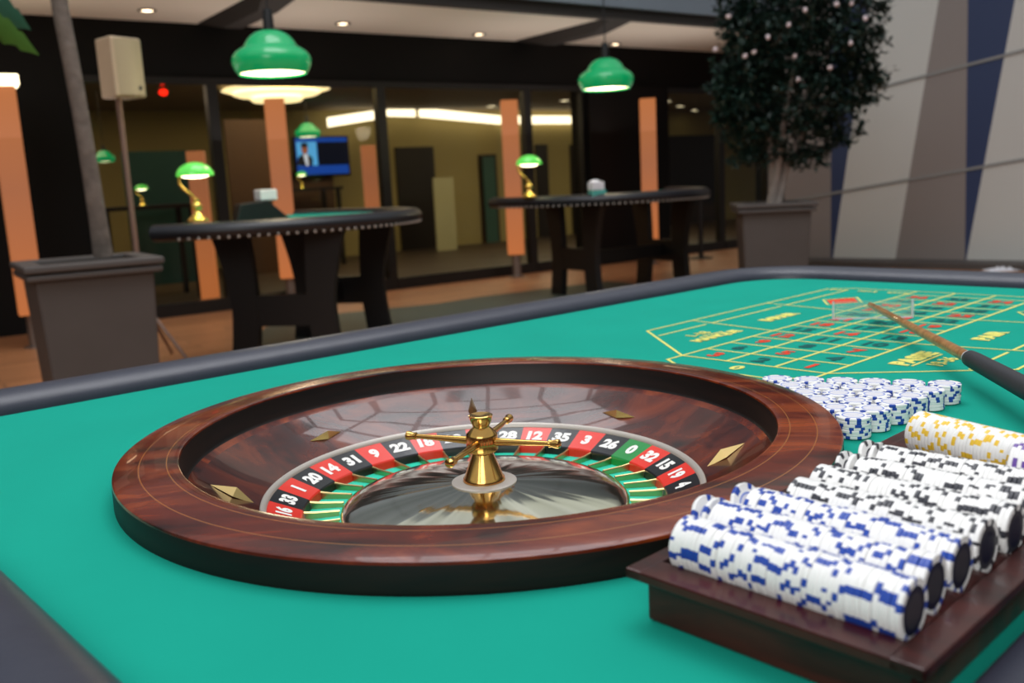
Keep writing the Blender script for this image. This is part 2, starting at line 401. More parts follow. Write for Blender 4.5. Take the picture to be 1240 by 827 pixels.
for sgn in (-1, 1):
    B = (lambda b: b) if sgn < 0 else (lambda b: 3 * CW - b)
    line((0, B(0)), (.166, B(-.205))); line((.166, B(-.205)), (.882, B(-.205))); line((.882, B(-.205)), (.915, B(-.15))); line((.915, B(-.15)), (.915, B(0)))
    line((.135, B(-.152)), (.285, B(-.152))); line((.31, B(-.152)), (.57, B(-.152))); line((.59, B(-.152)), (.86, B(-.152)))
    for a in (.285, .57): line((a + .03, B(-.205)), (a, B(0)))
    cb = B(-.075); dia = [(.634, cb), (.70, cb - .046), (.769, cb), (.70, cb + .046)]
    for i in range(4): line(dia[i], dia[(i + 1) % 4], .004)
    (lr if sgn < 0 else lb).add([(*LP(.70 + (a - .70) * .82, cb + (b - cb) * .82), ZP) for a, b in dia], [(0, 1, 2, 3)])
word(ly, 'MANQUE', .187, -.056, .03, .14, bold=.065); word(ly, '1-18', .186, -.098, .026, .055, bold=.03); line((.16, -.077), (.23, -.077), .004)
word(ly, 'IMPAIR', .437, -.076, .031, .12, bold=.065)
word(ly, 'PASSE', .17, .317, .032, .12, bold=.065); line((.115, .338), (.22, .338), .004); word(ly, '19-36', .168, .362, .026, .068, bold=.03)
word(ly, 'PAIR', .418, .34, .031, .098, bold=.065)
for i, w_ in enumerate(('P12', 'M12', 'D12')):
    word(ly, w_, .872, -.170 + i * .072, .02, .045, along='b', bold=.03); word(ly, w_, .872, 3 * CW + .03 + i * .062, .02, .045, along='b', bold=.03)
ly.build('yellow_layout_print', M['yellow'], rt); lr.build('red_diamond', M['pred'], rt); lb.build('black_diamond', M['pblack'], rt)

# ================================================================== ROULETTE WHEEL (axis at the origin, local z = 0 on the felt)
wh = tag(empty('roulette', TLOC), 'large polished mahogany roulette wheel with brass turret, set into the green felt', 'roulette wheel')
mb = MB()
bprof = [(.20, -.13), (.37, -.13), (.392, -.10), (.397, -.01), (.4005, .0), (.4005, .004), (.4, .0245), (.3993, .0268), (.3975, .0278), (.37, .0300), (.345, .0315), (.3365, .0318), (.3345, .0312), (.3338, .0292), (.332, .004), (.3295, .0005), (.322, -.0045), (.305, -.0175), (.285, -.0305), (.2585, -.0435), (.2575, -.05), (.2575, -.11)]
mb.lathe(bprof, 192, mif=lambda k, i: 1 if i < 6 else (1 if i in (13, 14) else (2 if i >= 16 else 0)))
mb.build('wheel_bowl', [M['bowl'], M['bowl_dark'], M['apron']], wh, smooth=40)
for i, a in enumerate((94.5, 49.5, .5, -44, -89, -134, 190, 140.5)):
    r0, L_, Wd, Hh = .286, .0275, .0064, .0095
    ca, sa = math.cos(math.radians(a)), math.sin(math.radians(a)); rad = Vector((ca, sa, 0)); tan = Vector((-sa, ca, 0))
    sl = Vector((ca * .0635, sa * .0635, .039)).normalized(); nrm = sl.cross(tan); nrm = nrm if nrm.z > 0 else -nrm
    z0 = -.0285; c = rad * r0 + Vector((0, 0, z0))
    d1, d2 = (sl, tan) if i % 2 == 0 else (tan, sl)
    vs = [c + d1 * L_, c + d2 * Wd, c - d1 * L_, c - d2 * Wd, c + nrm * Hh, c - nrm * .003]
    MB().add(vs, [(0, 1, 4), (1, 2, 4), (2, 3, 4), (3, 0, 4), (1, 0, 5), (2, 1, 5), (3, 2, 5), (0, 3, 5)]).build('deflector', M['gold'], wh)
MB().lathe([(.2575, -.05), (.2575, -.0425), (.256, -.0415), (.252, -.0435), (.2505, -.0465), (.2505, -.05)], 148).build('track_ring', M['silver'], wh, smooth=40)
ORDER = [0, 32, 15, 19, 4, 21, 2, 25, 17, 34, 6, 27, 13, 36, 11, 30, 8, 23, 10, 5, 24, 16, 33, 1, 20, 14, 31, 9, 22, 18, 29, 7, 28, 12, 35, 3, 26]
A0 = math.radians(34.3); ST = 2 * PI / 37
head = empty('wheel_head'); head.parent = wh
mb = MB(); SUB = 4
for i, n in enumerate(ORDER):
    a_c = A0 - i * ST; mi = 0 if n == 0 else (1 if n in RED else 2)
    for k in range(SUB):
        a0 = a_c - ST / 2 + ST * k / SUB; a1 = a0 + ST / SUB; vs = []
        for r, z in ((.2508, -.0472), (.2138, -.0618), (.2125, -.0635), (.2105, -.078)):
            vs += [(r * math.cos(a0), r * math.sin(a0), z), (r * math.cos(a1), r * math.sin(a1), z)]
        mb.add(vs, [(0, 1, 3, 2), (2, 3, 5, 4), (4, 5, 7, 6)], mi)
ring = mb.build('number_ring', [M['zero'], M['red'], M['black']], head, smooth=25)
mb = MB()
for i, n in enumerate(ORDER):
    a = A0 - i * ST; vs, fs, ww, hh = text_geo(str(n), bold=.06); k = .0185 / hh
    kx = k * 1.12 if len(str(n)) > 1 else k * 1.1
    ca, sa = math.cos(a), math.sin(a); out = []
    for x, y in vs:
        r = .2325 + y * k; t = x * kx; X = r * ca + t * sa; Y = r * sa - t * ca; rr = math.hypot(X, Y)
        out.append((X, Y, -.0472 - (.2508 - rr) * (.0146 / .037) + .0005))
    MB().add(out, fs).build('numeral', M['ivory'], head)
MB().lathe([(.2115, -.0735), (.168, -.0715), (.166, -.08)], 148).build('pocket_floor', M['pocket'], head, smooth=40)
MB().lathe([(.2112, -.0762), (.2112, -.085), (.16, -.085)], 96).build('pocket_base', M['black'], head)
for i in range(37):
    a = A0 - (i + .5) * ST; ca, sa = math.cos(a), math.sin(a); p = lambda r, z: (r * ca, r * sa, z)
    mb = MB(); t = .0013
    def q(r, z, s): return (r * ca - s * sa * t, r * sa + s * ca * t, z)
    mb.tube([p(.2128, -.0655), p(.2, -.0665), p(.171, -.0665)], [.0017, .0016, .0016], 8)
    mb.add([q(.2108, -.067, -1), q(.172, -.067, -1), q(.172, -.0755, -1), q(.2108, -.0775, -1), q(.2108, -.067, 1), q(.172, -.067, 1), q(.172, -.0755, 1), q(.2108, -.0775, 1)], [(0, 1, 2, 3), (7, 6, 5, 4), (0, 4, 5, 1), (1, 5, 6, 2), (3, 2, 6, 7), (0, 3, 7, 4)])
    mb.build('fret', M['fretbrass'], head, smooth=40)
MB().lathe([(.169, -.08), (.1705, -.070), (.1695, -.0672), (.166, -.0642), (.158, -.0605), (.145, -.0568), (.12, -.0522), (.09, -.0485), (.06, -.0458), (.0375, -.0444), (.03, -.0442)], 128).build('metal_cone', M['dome'], wh, smooth=60)
MB().lathe([(.0385, -.046), (.0385, -.0432), (.036, -.0422), (.02, -.0420)], 64).build('washer', M['silver'], wh, smooth=40)
tu = MB().lathe([(.0, -.0445), (.0245, -.0445), (.0252, -.042), (.0245, -.0385), (.0225, -.036), (.0135, -.012), (.0118, -.0085), (.0125, -.0065), (.0178, -.006), (.0187, -.004), (.0187, .0125), (.0182, .0145), (.012, .0205), (.0098, .0225), (.0100, .0245), (.0115, .027), (.0140, .0345), (.0142, .0365), (.0128, .0372), (.006, .0355), (0, .035)], 64).build('turret', M['brass'], wh, smooth=35)
for a in (70, 161, 250, 337):
    ca, sa = math.cos(math.radians(a)), math.sin(math.radians(a)); p = lambda r, z: (r * ca, r * sa, z)
    mb = MB().tube([p(.014, .005), p(.022, .0055), p(.05, .0065), p(.085, .0075)], [.0052, .0048, .0036, .0028], 14)
    mb.tube([p(.083, .0075), p(.0845, .0075), p(.088, .0076), p(.093, .0077), p(.0965, .0078), p(.0985, .0079)], [.003, .0048, .0042, .0056, .0054, .002], 16)
    mb.build('turret_arm', M['brass'], tu, smooth=40)

# ================================================================== CHIPS
CR, CT = .0195, .0034
def chip_mesh(name, spot, ringm, center, face='cwhite'):
    mb = MB(); S = 48; b = .0006
    prof = [(0, 0), (.0108, 0), (.0125, 0), (.0148, 0), (CR - b, 0), (CR, b), (CR, CT - b), (CR - b, CT), (.0148, CT), (.0125, CT), (.0108, CT), (0, CT)]
    def mif(k, i):
        if i in (3, 4, 5, 6, 7): return 1 if k in (0, 1, 5, 6, 15, 16, 22, 23, 24, 31, 32, 36, 37, 44) else 0
        if i in (1, 9): return 2
        if i in (0, 10): return 3
        if i in (2, 8): return 4
        return 0
    mb.lathe(prof, S, mif=mif)
    o = mb.build(name, [M['cwhite'], M[spot], M[ringm], M[center], M[face]], smooth=35); me = o.data; bpy.data.objects.remove(o); return me
ME = {'bluedark': chip_mesh('blue_spotted_chip', 'cblue', 'cnavy', 'cblack', 'cnavy'), 'blackdark': chip_mesh('black_spotted_chip', 'cblack', 'cblack', 'cnavy', 'cblack'),  # dark variants: shade on the row-end faces painted into the chip
      'blue': chip_mesh('blue_spotted_chip', 'cblue', 'cpale', 'csticker'), 'black': chip_mesh('black_spotted_chip', 'cblack', 'cblack', 'csticker'),
      'yellow': chip_mesh('yellow_spotted_chip', 'cyellow', 'cyellow', 'csticker'), 'purple': chip_mesh('purple_spotted_chip', 'cpurple', 'cpurple', 'csticker')}
def chip(kind, loc, rot, label, group):
    o = bpy.data.objects.new(kind.replace('dark', '') + '_spotted_chip', ME[kind]); C.objects.link(o); o.location = loc
    o.rotation_mode = 'QUATERNION'; o.rotation_quaternion = rot
    tag(o, label, 'casino chip', group)
def quat(axis, spin):
    q = Vector((0, 0, 1)).rotation_difference(axis.normalized()); return q @ Matrix.Rotation(spin, 3, 'Z').to_quaternion()
# triangle of 21 stacks between wheel and layout
BL, BR, FR = Vector((.402, .152)), Vector((.486, .331)), Vector((.286, .314))
rows = ['back', 'second', 'third', 'fourth', 'fifth', 'front']
for r in range(6):
    n = 6 - r
    for k in range(n):
        f = r / 5; g = k / 5
        p = BL + (BR - BL) * g + (FR - BL) * f
        p = p + (p - (BL + BR + FR) / 3) * .035
        for j in range(7):
            jx, jy = (random.uniform(-.0005, .0005) for _ in range(2))
            where = 'lone front stack' if r == 5 else f'{ordinal(k + 1)} stack from left, {rows[r]} row'
            chip('blue', TP(p.x + jx, p.y + jy, .001 + j * CT), quat(Vector((0, 0, 1)), random.random() * 6.28),
                 f'blue-spotted white chip, {ordinal(7 - j)} from top, {where} of stacks beside wheel', 'blue chips stacked on the felt')

# chip tray
U0, U1, V0, V1 = -.229, .215, .408, .612; DZ = .040
tr = tag(empty('chip_tray', (0, 0, FELT), TH), 'dark mahogany chip tray with overhanging lip, full of chip rows, near corner', 'chip tray')
MB().box(((U0 + U1) / 2, -(V0 + V1) / 2, .0165), (U1 - U0 - .022, V1 - V0 - .02, .031)).build('tray_body', M['tray'], tr, bevel=.002)
RU = [-.188 + .0395 * i for i in range(7)]; CZ = .0505; GR = .0199
gv0, gv1 = .421, .592
pts = [(U0, DZ)]
for u in RU:
    hw = math.sqrt(max(0, GR ** 2 - (CZ - DZ) ** 2))
    pts += [(u + GR * math.sin(t), CZ - GR * math.cos(t)) for t in [(-1 + 2 * k / 10) * math.asin(hw / GR) for k in range(11)]]
pts.append((.075, DZ))
pts.append((U1, DZ))
mb = MB(); n = len(pts); vs = [(u, -gv0, z) for u, z in pts] + [(u, -gv1, z) for u, z in pts]
mb.add(vs, [(i, i + 1, n + i + 1, n + i) for i in range(n - 1)])
for vv, o_ in ((gv0, 0), (gv1, n)):      # groove ends
    for j in range(7):
        b0 = 1 + j * 11; mb.add([(pts[b0 + k][0], -vv, pts[b0 + k][1]) for k in range(11)], [tuple(range(11))])
mb.build('grooved_deck', M['tray'], tr, smooth=35)
mb = MB()
mb.box(((U0 + U1) / 2, -(V0 + gv0) / 2, DZ - .0035), (U1 - U0, gv0 - V0, .0072)); mb.box(((U0 + U1) / 2, -(V1 + gv1) / 2, DZ - .0035), (U1 - U0, V1 - gv1, .0072))
mb.box((U0 + .004, -(V0 + V1) / 2, DZ - .0037), (.008, V1 - V0, .0070)); mb.box((U1 - .004, -(V0 + V1) / 2, DZ - .0037), (.008, V1 - V0, .0070))
mb.build('tray_lip', M['tray'], tr, bevel=.0012)
dv0, dv1 = Vector((.117, .437)), Vector((.083, .556)); dd = (dv1 - dv0).normalized(); dn = Vector((dd.y, -dd.x)); dn = dn if dn.x > 0 else -dn
mid = (dv0 + dv1) / 2
MB().box((mid.x, -mid.y, DZ + .003), ((dv1 - dv0).length, .003, .008), math.atan2(-dd.y, dd.x)).build('divider_strip', M['tray'], tr)
RN = ['nearest', 'second', 'third', 'fourth', 'fifth', 'sixth', 'seventh']
VS = [(.4285, 47), (.424, 47), (.431, 45), (.446, 41), (.443, 43), (.452, 41), (.452, 42)]
spin = 0
for i, u in enumerate(RU):
    kind = 'blue' if i < 3 else 'black'; v0, cnt = VS[i]
    for k in range(cnt):
        ax = VD.copy(); v = v0 + k * CT; z = CZ + random.uniform(-.0003, .0003); uu = u + random.uniform(-.0004, .0004)
        tilt = random.uniform(-.03, .03)
        loc = TP(uu, v, z)
        if k < 2 and i in (1, 2, 5, 6) and not (i == 2 and k == 1):     # loose chips leaning at the row's left end
            tilt = .42 if k == 0 else .16; back = .0035 if k == 0 else .0006
            loc = TP(uu, v - back, z + .0008 * (2 - k)); ax = VD - Vector((0, 0, 1)) * -tilt
        else: ax = VD + Vector((0, 0, 1)) * tilt * .5 + UD * random.uniform(-.015, .015)
        spin = random.random() * 6.28 if random.random() > .28 else spin
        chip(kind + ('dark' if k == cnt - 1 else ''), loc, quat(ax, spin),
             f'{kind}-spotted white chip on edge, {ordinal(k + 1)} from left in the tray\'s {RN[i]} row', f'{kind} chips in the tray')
yd = (UD * dd.x + VD * dd.y)
ys = dv0 + dn * .0235 + dd * .008
for k in range(40):
    p = ys + dd * (k * CT)
    chip('yellow', TP(p.x, p.y, DZ + CR + .0008), quat(yd + UD * random.uniform(-.015, .015), random.random() * 6.28),
         f'yellow-spotted white chip, {ordinal(k + 1)} from left in the yellow row behind the tray grooves', 'yellow chips on the tray')
for k in range(8):
    v = .549 + k * CT
    chip('purple', TP(.0885, v, DZ + CR + .0005), quat(VD, random.random() * 6.28),
         f'purple-spotted white chip, {ordinal(k + 1)} from left, in front of the yellow row', 'purple chips on the tray')

# ================================================================== CHIP RAKE lying over the layout
rk = tag(empty('chip_rake', (0, 0, 0)), 'wooden chip rake with black grip and clear plastic head across the layout', 'chip rake')
tip = TP(1.052, -.036, .030); jn = TP(.590, .326, .0390); d = (jn - tip).normalized(); end = tip + d * 1.08; end.z = tip.z + (jn.z - tip.z) * (1.08 / (jn - tip).length)
L1 = (jn - tip).length
mb = MB().tube([tip, tip + d * .004, tip + d * .3, jn], [.004, .0052, .0068, .0082], 20); mb.build('stick', M['stick'], rk, smooth=50)
gd = (end - jn).normalized()
MB().tube([jn - gd * .002, jn + gd * .001, jn + gd * .02, jn + gd * .2, end - gd * .01, end], [.0098, .0112, .0118, .0128, .0132, .010], 24).build('grip', M['grip'], rk, smooth=50)
MB().tube([jn - gd * .004, jn + gd * .0005], [.0102, .0108], 24).build('grip_collar', M['white'], rk, smooth=50)
hc = TP(1.065, -.037, .0); hx = Vector((-d.y, d.x, 0)).normalized(); rz = math.atan2(hx.y, hx.x)
MB().box((0, 0, .0185), (.15, .004, .036)).box((-.073, -.008, .0185), (.004, .018, .036)).box((.073, -.008, .0185), (.004, .018, .036)).build('rake_head', M['acrylic'], rk, (hc.x, hc.y, hc.z), rz)
MB().box((0, -.0022, .0015), (.15, .0025, .003)).box((-.0745, -.001, .0185), (.0025, .005, .036)).box((.0745, -.001, .0185), (.0025, .005, .036)).build('rake_edge', M['white'], rk, (hc.x, hc.y, hc.z), rz)

# ================================================================== SETTING
struct(MB().box((0, 0, -.05), (44, 44, .1)).build('floor', M['floor'], loc=(0, 8, 0)))
PHI = math.radians(35.37); P0 = Vector((0, 9.836, 0)); FE = Vector((math.cos(PHI), math.sin(PHI), 0)); FN = Vector((-math.sin(PHI), math.cos(PHI), 0))
def FW(px, py, yin=0):                   # (s, z) where the view ray meets the plane yin behind the glass
    r = ray(px, py); t = ((P0 + FN * yin) - CAM).dot(FN) / r.dot(FN); p = CAM + r * t; return (p - P0).dot(FE), p.z
def FB(mb, name, mats, parent=None, **k): return mb.build(name, mats, parent, loc=(0, 0, 0) if parent else P0, rz=0 if parent else PHI, **k)
def sx(px, py=230, yin=0): return FW(px, py, yin)[0]
GT, SO = 2.18, 2.665
sl = sx(108); sr = sx(928)
# facade: black header, walls, pillar
struct(FB(MB().box((0, .1, (GT + SO) / 2), (26, .2, SO - GT)), 'trim_1', M['blackwall']))
struct(FB(MB().box(((sl - 12) / 2, .1, GT / 2), (12 + sl, .2, GT)), 'wall_left', M['blackwall']))
p0, p1 = sx(709), sx(803)
struct(FB(MB().box(((p0 + p1) / 2, .05, GT / 2), (p1 - p0, .35, GT)), 'wall_pillar', M['blackwall']))
struct(FB(MB().box((sr + 2.5, .1, GT / 2), (5, .2, GT)), 'wall_back', M['blackwall']))
def window(i, px0, px1):
    s0, s1 = sx(px0), sx(px1); w = empty(f'window_{i}', P0, PHI); w['kind'] = 'structure'
    fr = MB(); t = .05
    fr.box((s0 + t / 2, 0, GT / 2), (t, .09, GT)); fr.box((s1 - t / 2, 0, GT / 2), (t, .09, GT)); fr.box(((s0 + s1) / 2, 0, GT - .03), (s1 - s0 - 2 * t, .09, .06)); fr.box(((s0 + s1) / 2, 0, .06), (s1 - s0 - 2 * t, .11, .12))
    fr.build('window_frame', M['frame'], w)
    MB().box(((s0 + s1) / 2, 0, (GT + .06) / 2), (s1 - s0 - 2 * t, .008, GT - .18)).build('glass_pane', M['glass'], w)
for i, (a, b) in enumerate(((108, 267), (267, 467), (467, 641), (641, 709), (803, 872), (872, 928))): window(i + 1, a, b)
# overhang
struct(FB(MB().box((0, -.77, SO + .05), (26, 1.95, .1)), 'ceiling', M['soffit']))
struct(FB(MB().box((0, -1.77, SO + .02), (26, .1, .14)), 'trim_2', M['rib']))
struct(FB(MB().box((0, -1.84, SO + 1.2), (26, .06, 2.3)), 'trim_3', M['fascia']))
for i, px in enumerate((300, 690)):
    s = FW(px, 40, -.8)[0]
    struct(FB(MB().box((s, -.86, SO - .05), (.34, 1.7, .1), taper=.5), f'trim_{4 + i}', M['rib']))
dl0 = None
for i, (px, py, lab) in enumerate(((178, 12, 'recessed downlight in the soffit above the white speaker'), (415, 28, 'recessed downlight in the soffit right of the left green pendant'), (580, 41, 'recessed downlight in the soffit between the two green pendants'), (745, 53, 'recessed downlight in the soffit just above the right green pendant'))):
    p = onz(px, py, SO)
    if dl0 is None:
        dl0 = empty('ceiling_light'); o = dl0
        MB().lathe([(.075, 0), (.075, -.008), (.055, -.012), (.052, 0)], 32).build('light_ring', M['chrome'], o, smooth=40)
        MB().lathe([(.053, -.004), (.03, -.009), (0, -.010)], 32).build('lens', M['downlight'], o, smooth=60)
    else: o = copy_tree(dl0)
    o.location = (p.x, p.y, SO); tag(o, lab, 'ceiling light', 'downlights in the soffit')

# room behind the glass
YB = 5.0; RC = 2.32
struct(FB(MB().box((0, YB + .1, 1.3), (26, .2, 2.6)), 'wall_room', M['roomwall']))
struct(FB(MB().box((0, YB / 2 + .15, RC + .05), (26, YB - .1, .1)), 'ceiling_room', M['roomceil']))
struct(FB(MB().box((0, YB / 2 + .1, .006), (26, YB - .05, .012)), 'floor_room', M['roomfloor']))
def panel(name, px0, py0, px1, py1, mat, yin=YB - .02, th=.04):
    s0, z1 = FW(px0, py0, yin); s1, _ = FW(px1, py0, yin); zb = FW((px0 + px1) / 2, py1, yin)[1]; zt = FW((px0 + px1) / 2, py0, yin)[1]; zb = max(zb, .0)
    return FB(MB().box(((s0 + s1) / 2, yin, (zb + zt) / 2), (s1 - s0, th, zt - zb)), name, mat)
tag(panel('partition', 146, 183, 236, 345, M['roomteal'], 2.2), 'dark teal partition behind the glass left of the first banker lamp', 'partition')
tag(panel('wall_panel', 270, 145, 336, 345, M['roombrown'], 3.4), 'brown panel wall behind the glass left of the television', 'wall panel')
struct(panel('door_1', 478, 178, 524, 345, M['roomdark'])); struct(panel('door_2', 579, 187, 600, 330, M['roomdark'])); struct(panel('door_3', 690, 175, 712, 330, M['roomdark']))
struct(panel('door_4', 648, 175, 662, 330, M['roomdark'])); struct(panel('door_5', 806, 164, 866, 320, M['roomdark'], YB - .03))
tag(panel('glass_cabinet', 584, 190, 598, 320, M['roomteal'], YB - .09), 'narrow dark teal panel beside the third light column, behind glass', 'panel')
tag(panel('pale_panel', 524, 215, 548, 330, M['roompale'], 4.2), 'pale upright panel behind the glass beside the dark door', 'panel')
tag(panel('counter', 348, 207, 402, 262, M['roombrown'], 4.4), 'brown counter front below the television behind the glass', 'counter')
# light coves near the ceiling of the room
def cove(a, b, lab, yin=4.85):
    s0, z0 = FW(*a, yin); s1, z1 = FW(*b, yin); z = min((z0 + z1) / 2, RC - .05)
    mb = MB(); mb.add([(s0, yin, z0 - .07), (s1, yin, z1 - .07), (s1, yin, z1 + .07), (s0, yin, z0 + .07), (s0, yin + .05, z0 - .07), (s1, yin + .05, z1 - .07), (s1, yin + .05, z1 + .07), (s0, yin + .05, z0 + .07)],
       [(0, 1, 2, 3), (7, 6, 5, 4), (0, 4, 5, 1), (1, 5, 6, 2), (2, 6, 7, 3), (3, 7, 4, 0)])
    tag(FB(mb, 'cove_light', M['cove']), lab, 'cove light', 'lit coves along the room ceiling')
cove((398, 148), (462, 138), 'glowing cove strip behind glass just right of the television', 4.6)
cove((470, 135), (503, 136), 'short glowing cove strip behind glass above the dark door', 4.7)
cove((509, 136), (604, 145), 'long glowing cove strip behind glass left of the third column', 4.7)
cove((604, 145), (712, 145), 'glowing cove strip behind glass above the right banker lamp', 4.85)
sp0 = None
for px, py, lab in ((595, 128, 'small round spot in the room ceiling near third column'), (684, 121, 'small round spot in the room ceiling above the right banker lamp'), (808, 122, 'leftmost small spot in the right pane beside the fourth column'), (824, 128, 'middle small spot in the right pane beside the fourth column'), (841, 133, 'rightmost small spot in the right pane beside the fourth column')):
    p = onz(px, py, RC)
    if sp0 is None:
        sp0 = empty('ceiling_spot'); o = sp0
        MB().lathe([(.10, 0), (.10, -.01), (.075, -.014)], 24).build('spot_ring', M['chrome'], o); MB().lathe([(.076, -.01), (0, -.016)], 24).build('spot_lens', M['lampglow'], o)
    else: o = copy_tree(sp0)
    o.location = (p.x, p.y, RC); tag(o, lab, 'ceiling spot', 'spots in the room ceiling')
# television with a news picture
ty = 4.3
tv = tag(empty('television', P0, PHI), 'wall television showing a blue news picture with a man in suit', 'television')
def tq(name, px0, py0, px1, py1, mat, y, th=.01, parent=None):
    s0, _ = FW(px0, py0, ty); s1, _ = FW(px1, py0, ty); pc = (px0 + px1) / 2; z1 = FW(pc, py0, ty)[1]; z0 = FW(pc, py1, ty)[1]
    return MB().box(((s0 + s1) / 2, y, (z0 + z1) / 2), (s1 - s0, th, z1 - z0)).build(name, mat, parent or tv)
tq('bezel', 353, 165, 420, 214, M['tv'], ty, .06)
sc = tq('screen', 356, 167, 418, 211, M['tvblue'], ty - .035)
tq('picture_panel', 357, 172, 381, 201, M['tvlight'], ty - .045, parent=sc); tq('picture_dark', 382, 172, 418, 200, M['tvdark'], ty - .045, parent=sc)
def disc(px, py, w, h):
    s, z = FW(px, py, ty); s2, _ = FW(px + w / 2, py, ty); _, z2 = FW(px, py - h / 2, ty); n = 20
    return [(s + (s2 - s) * math.cos(2 * PI * k / n), z + (z2 - z) * math.sin(2 * PI * k / n)) for k in range(n)]
def tpoly(name, pts, mat, y): MB().add([(x, y, z) for x, z in pts], [tuple(range(len(pts)))]).build(name, mat, sc)
tpoly('presenter_suit', [FW(px, py, ty) for px, py in ((358, 201), (359, 191), (364, 187), (372, 187), (377, 192), (377, 201))], M['tvsuit'], ty - .053)
tpoly('presenter_shirt', [FW(px, py, ty) for px, py in ((365, 187), (371, 187), (372, 201), (369, 201))], M['tvshirt'], ty - .056)
tpoly('presenter_head', disc(367, 181, 8, 12), M['tvskin'], ty - .056); tpoly('presenter_hair', disc(366.5, 176, 9, 6), M['tvsuit'], ty - .059)
# tiered ceiling lamp in the room and a red glass reflection built as a hanging light
p = at(335, 115, 11.2)
tl = tag(empty('tiered_ceiling_lamp', (p.x, p.y, 0)), 'wide glowing tiered disc lamp at the room ceiling behind the second column', 'ceiling lamp')
for r, z0, z1 in ((.62, 2.255, 2.29), (.50, 2.205, 2.245), (.30, 2.14, 2.185)):
    MB().lathe([(0, z0), (r * .9, z0), (r, (z0 + z1) / 2), (r * .95, z1), (0, z1)], 48).build('disc_tier', M['warmglow'], tl, smooth=40)
sg = tag(empty('signal_light', (0, 0, 0)), 'small red double signal light behind the glass right of the speaker', 'signal light')
q0 = at(197, 105, 10.2)
MB().tube([(q0.x, q0.y, RC), (q0.x, q0.y, q0.z + .1)], .01).build('stem', M['frame'], sg)
for dy in (-.058, .05): MB().ball((q0.x, q0.y, q0.z + dy), .042, sc=(1.1, 1, .85)).build('red_lamp', M['redlight'], sg, smooth=60)

# striped wall on the right
WA, WB = Vector((3.575, 9.523, 0)), Vector((5.17, 8.135, 0)); WD = (WB - WA).normalized(); WN = Vector((WD.y, -WD.x, 0))   # WN toward the camera
if WN.y > 0: WN = -WN
def WW(px, py):
    r = ray(px, py); t = (WA - CAM).dot(WN) / r.dot(WN); p = CAM + r * t; return (p - WA).dot(WD), p.z
bounds = [((950, 310), (950, 60)), ((1006, 300), (1007, 20)), ((1009, 310), (1053.7, 0)), ((1084, 315), (1136.7, 0)), ((1168.5, 315), (1172, 0)), ((1170, 315), (1229, 0))]
BW = []
for a, b in bounds:
    (w0, z0), (w1, z1) = WW(*a), WW(*b); k = (w1 - w0) / (z1 - z0); BW.append((w0 - k * z0, k))
BW[0] = (BW[0][0], 0)
HT = 3.6
wl = [[b + k * z for b, k in BW] + [6.5] for z in (0, HT)]
for row in wl:
    for i in range(1, len(row)): row[i] = max(row[i], row[i - 1] + .001)
mb = MB(); mats = [M['stripe_taupe'], M['stripe_navy'], M['stripe_light']]; mi = [0, 1, 2, 0, 1, 2]
def wp(w, z, d=0): p = WA + WD * w + WN * d; return (p.x, p.y, z)
for i in range(6): mb.add([wp(wl[0][i], 0), wp(wl[0][i + 1], 0), wp(wl[1][i + 1], HT), wp(wl[1][i], HT)], [(0, 1, 2, 3)], mi[i])
a_, b_ = wl[0][0], 6.5
mb.add([wp(a_, 0), wp(b_, 0), wp(b_, HT), wp(a_, HT), wp(a_, 0, -.3), wp(b_, 0, -.3), wp(b_, HT, -.3), wp(a_, HT, -.3)], [(4, 5, 6, 7), (0, 4, 7, 3), (1, 5, 6, 2), (3, 2, 6, 7)], 0)
rw = struct(mb.build('wall_right', mats))
for a, b in (((1043.6, 112), (1240, 61)), ((972, 240.5), (1240, 193))):
    (w0, z0), (w1, z1) = WW(*a), WW(*b); k = (z1 - z0) / (w1 - w0); wa, wb = BW[0][0] + .01, 5.0; za, zb = z0 + k * (wa - w0), z0 + k * (wb - w0); t = .014
    vs = [wp(wa, za - t, .0), wp(wb, zb - t, .0), wp(wb, zb + t, .0), wp(wa, za + t, .0), wp(wa, za - t, .012), wp(wb, zb - t, .012), wp(wb, zb + t, .012), wp(wa, za + t, .012)]
    MB().add(vs, [(4, 5, 6, 7), (0, 1, 5, 4), (1, 2, 6, 5), (2, 3, 7, 6), (3, 0, 4, 7), (3, 2, 1, 0)]).build('groove_line', M['groove'], rw)
mb = MB(); w0 = BW[0][0]; mid = WA + WD * ((w0 + 6.5) / 2) + WN * .2
struct(mb.box((mid.x, mid.y, .03), (6.5 - w0, .4, .06), math.atan2(WD.y, WD.x)).build('baseboard_right', M['planter']))

# floor mat under the card tables
poly = [onz(px, py, 0) for px, py in ((300, 425), (322, 398), (412, 381), (530, 369), (580, 361), (736, 342), (792, 346), (800, 380), (600, 420))]
tag(MB().prism([(p.x, p.y) for p in poly], .002, .012).build('floor_mat', M['mat']), 'dark grey-green mat on the floor under the card tables', 'mat')

# ================================================================== LIGHT COLUMNS
lc0 = None
for px, py, D, lab in ((26, 380, 7.2, 'glowing orange light column at far left behind the big planter'), (351, 335, 9.2, 'glowing orange light column behind the left card table'), (625, 308, 10.7, 'glowing orange light column left of the right card table'), (788, 295, 11.45, 'glowing orange light column behind the right end of right card table')):
    p = at(px if px != 26 else 39, py, D)
    if lc0 is None:
        lc0 = empty('light_column'); o = lc0
        MB().box((0, 0, (1.98 + .26) / 2), (.185, .185, 1.72)).build('glowing_shaft', M['column'], o, bevel=.006)
        MB().lathe([(.05, .26), (.05, .012), (.09, .01), (.09, 0), (0, 0)], 24).build('steel_foot', M['steel'], o, smooth=40)
    else: o = copy_tree(lc0)
    o.location = (p.x, p.y, 0); o.rotation_euler = (0, 0, math.atan2(p.x - CAM.x, p.y - CAM.y) * -1 + .05)
    tag(o, lab, 'light column', 'orange light columns outside the glass')
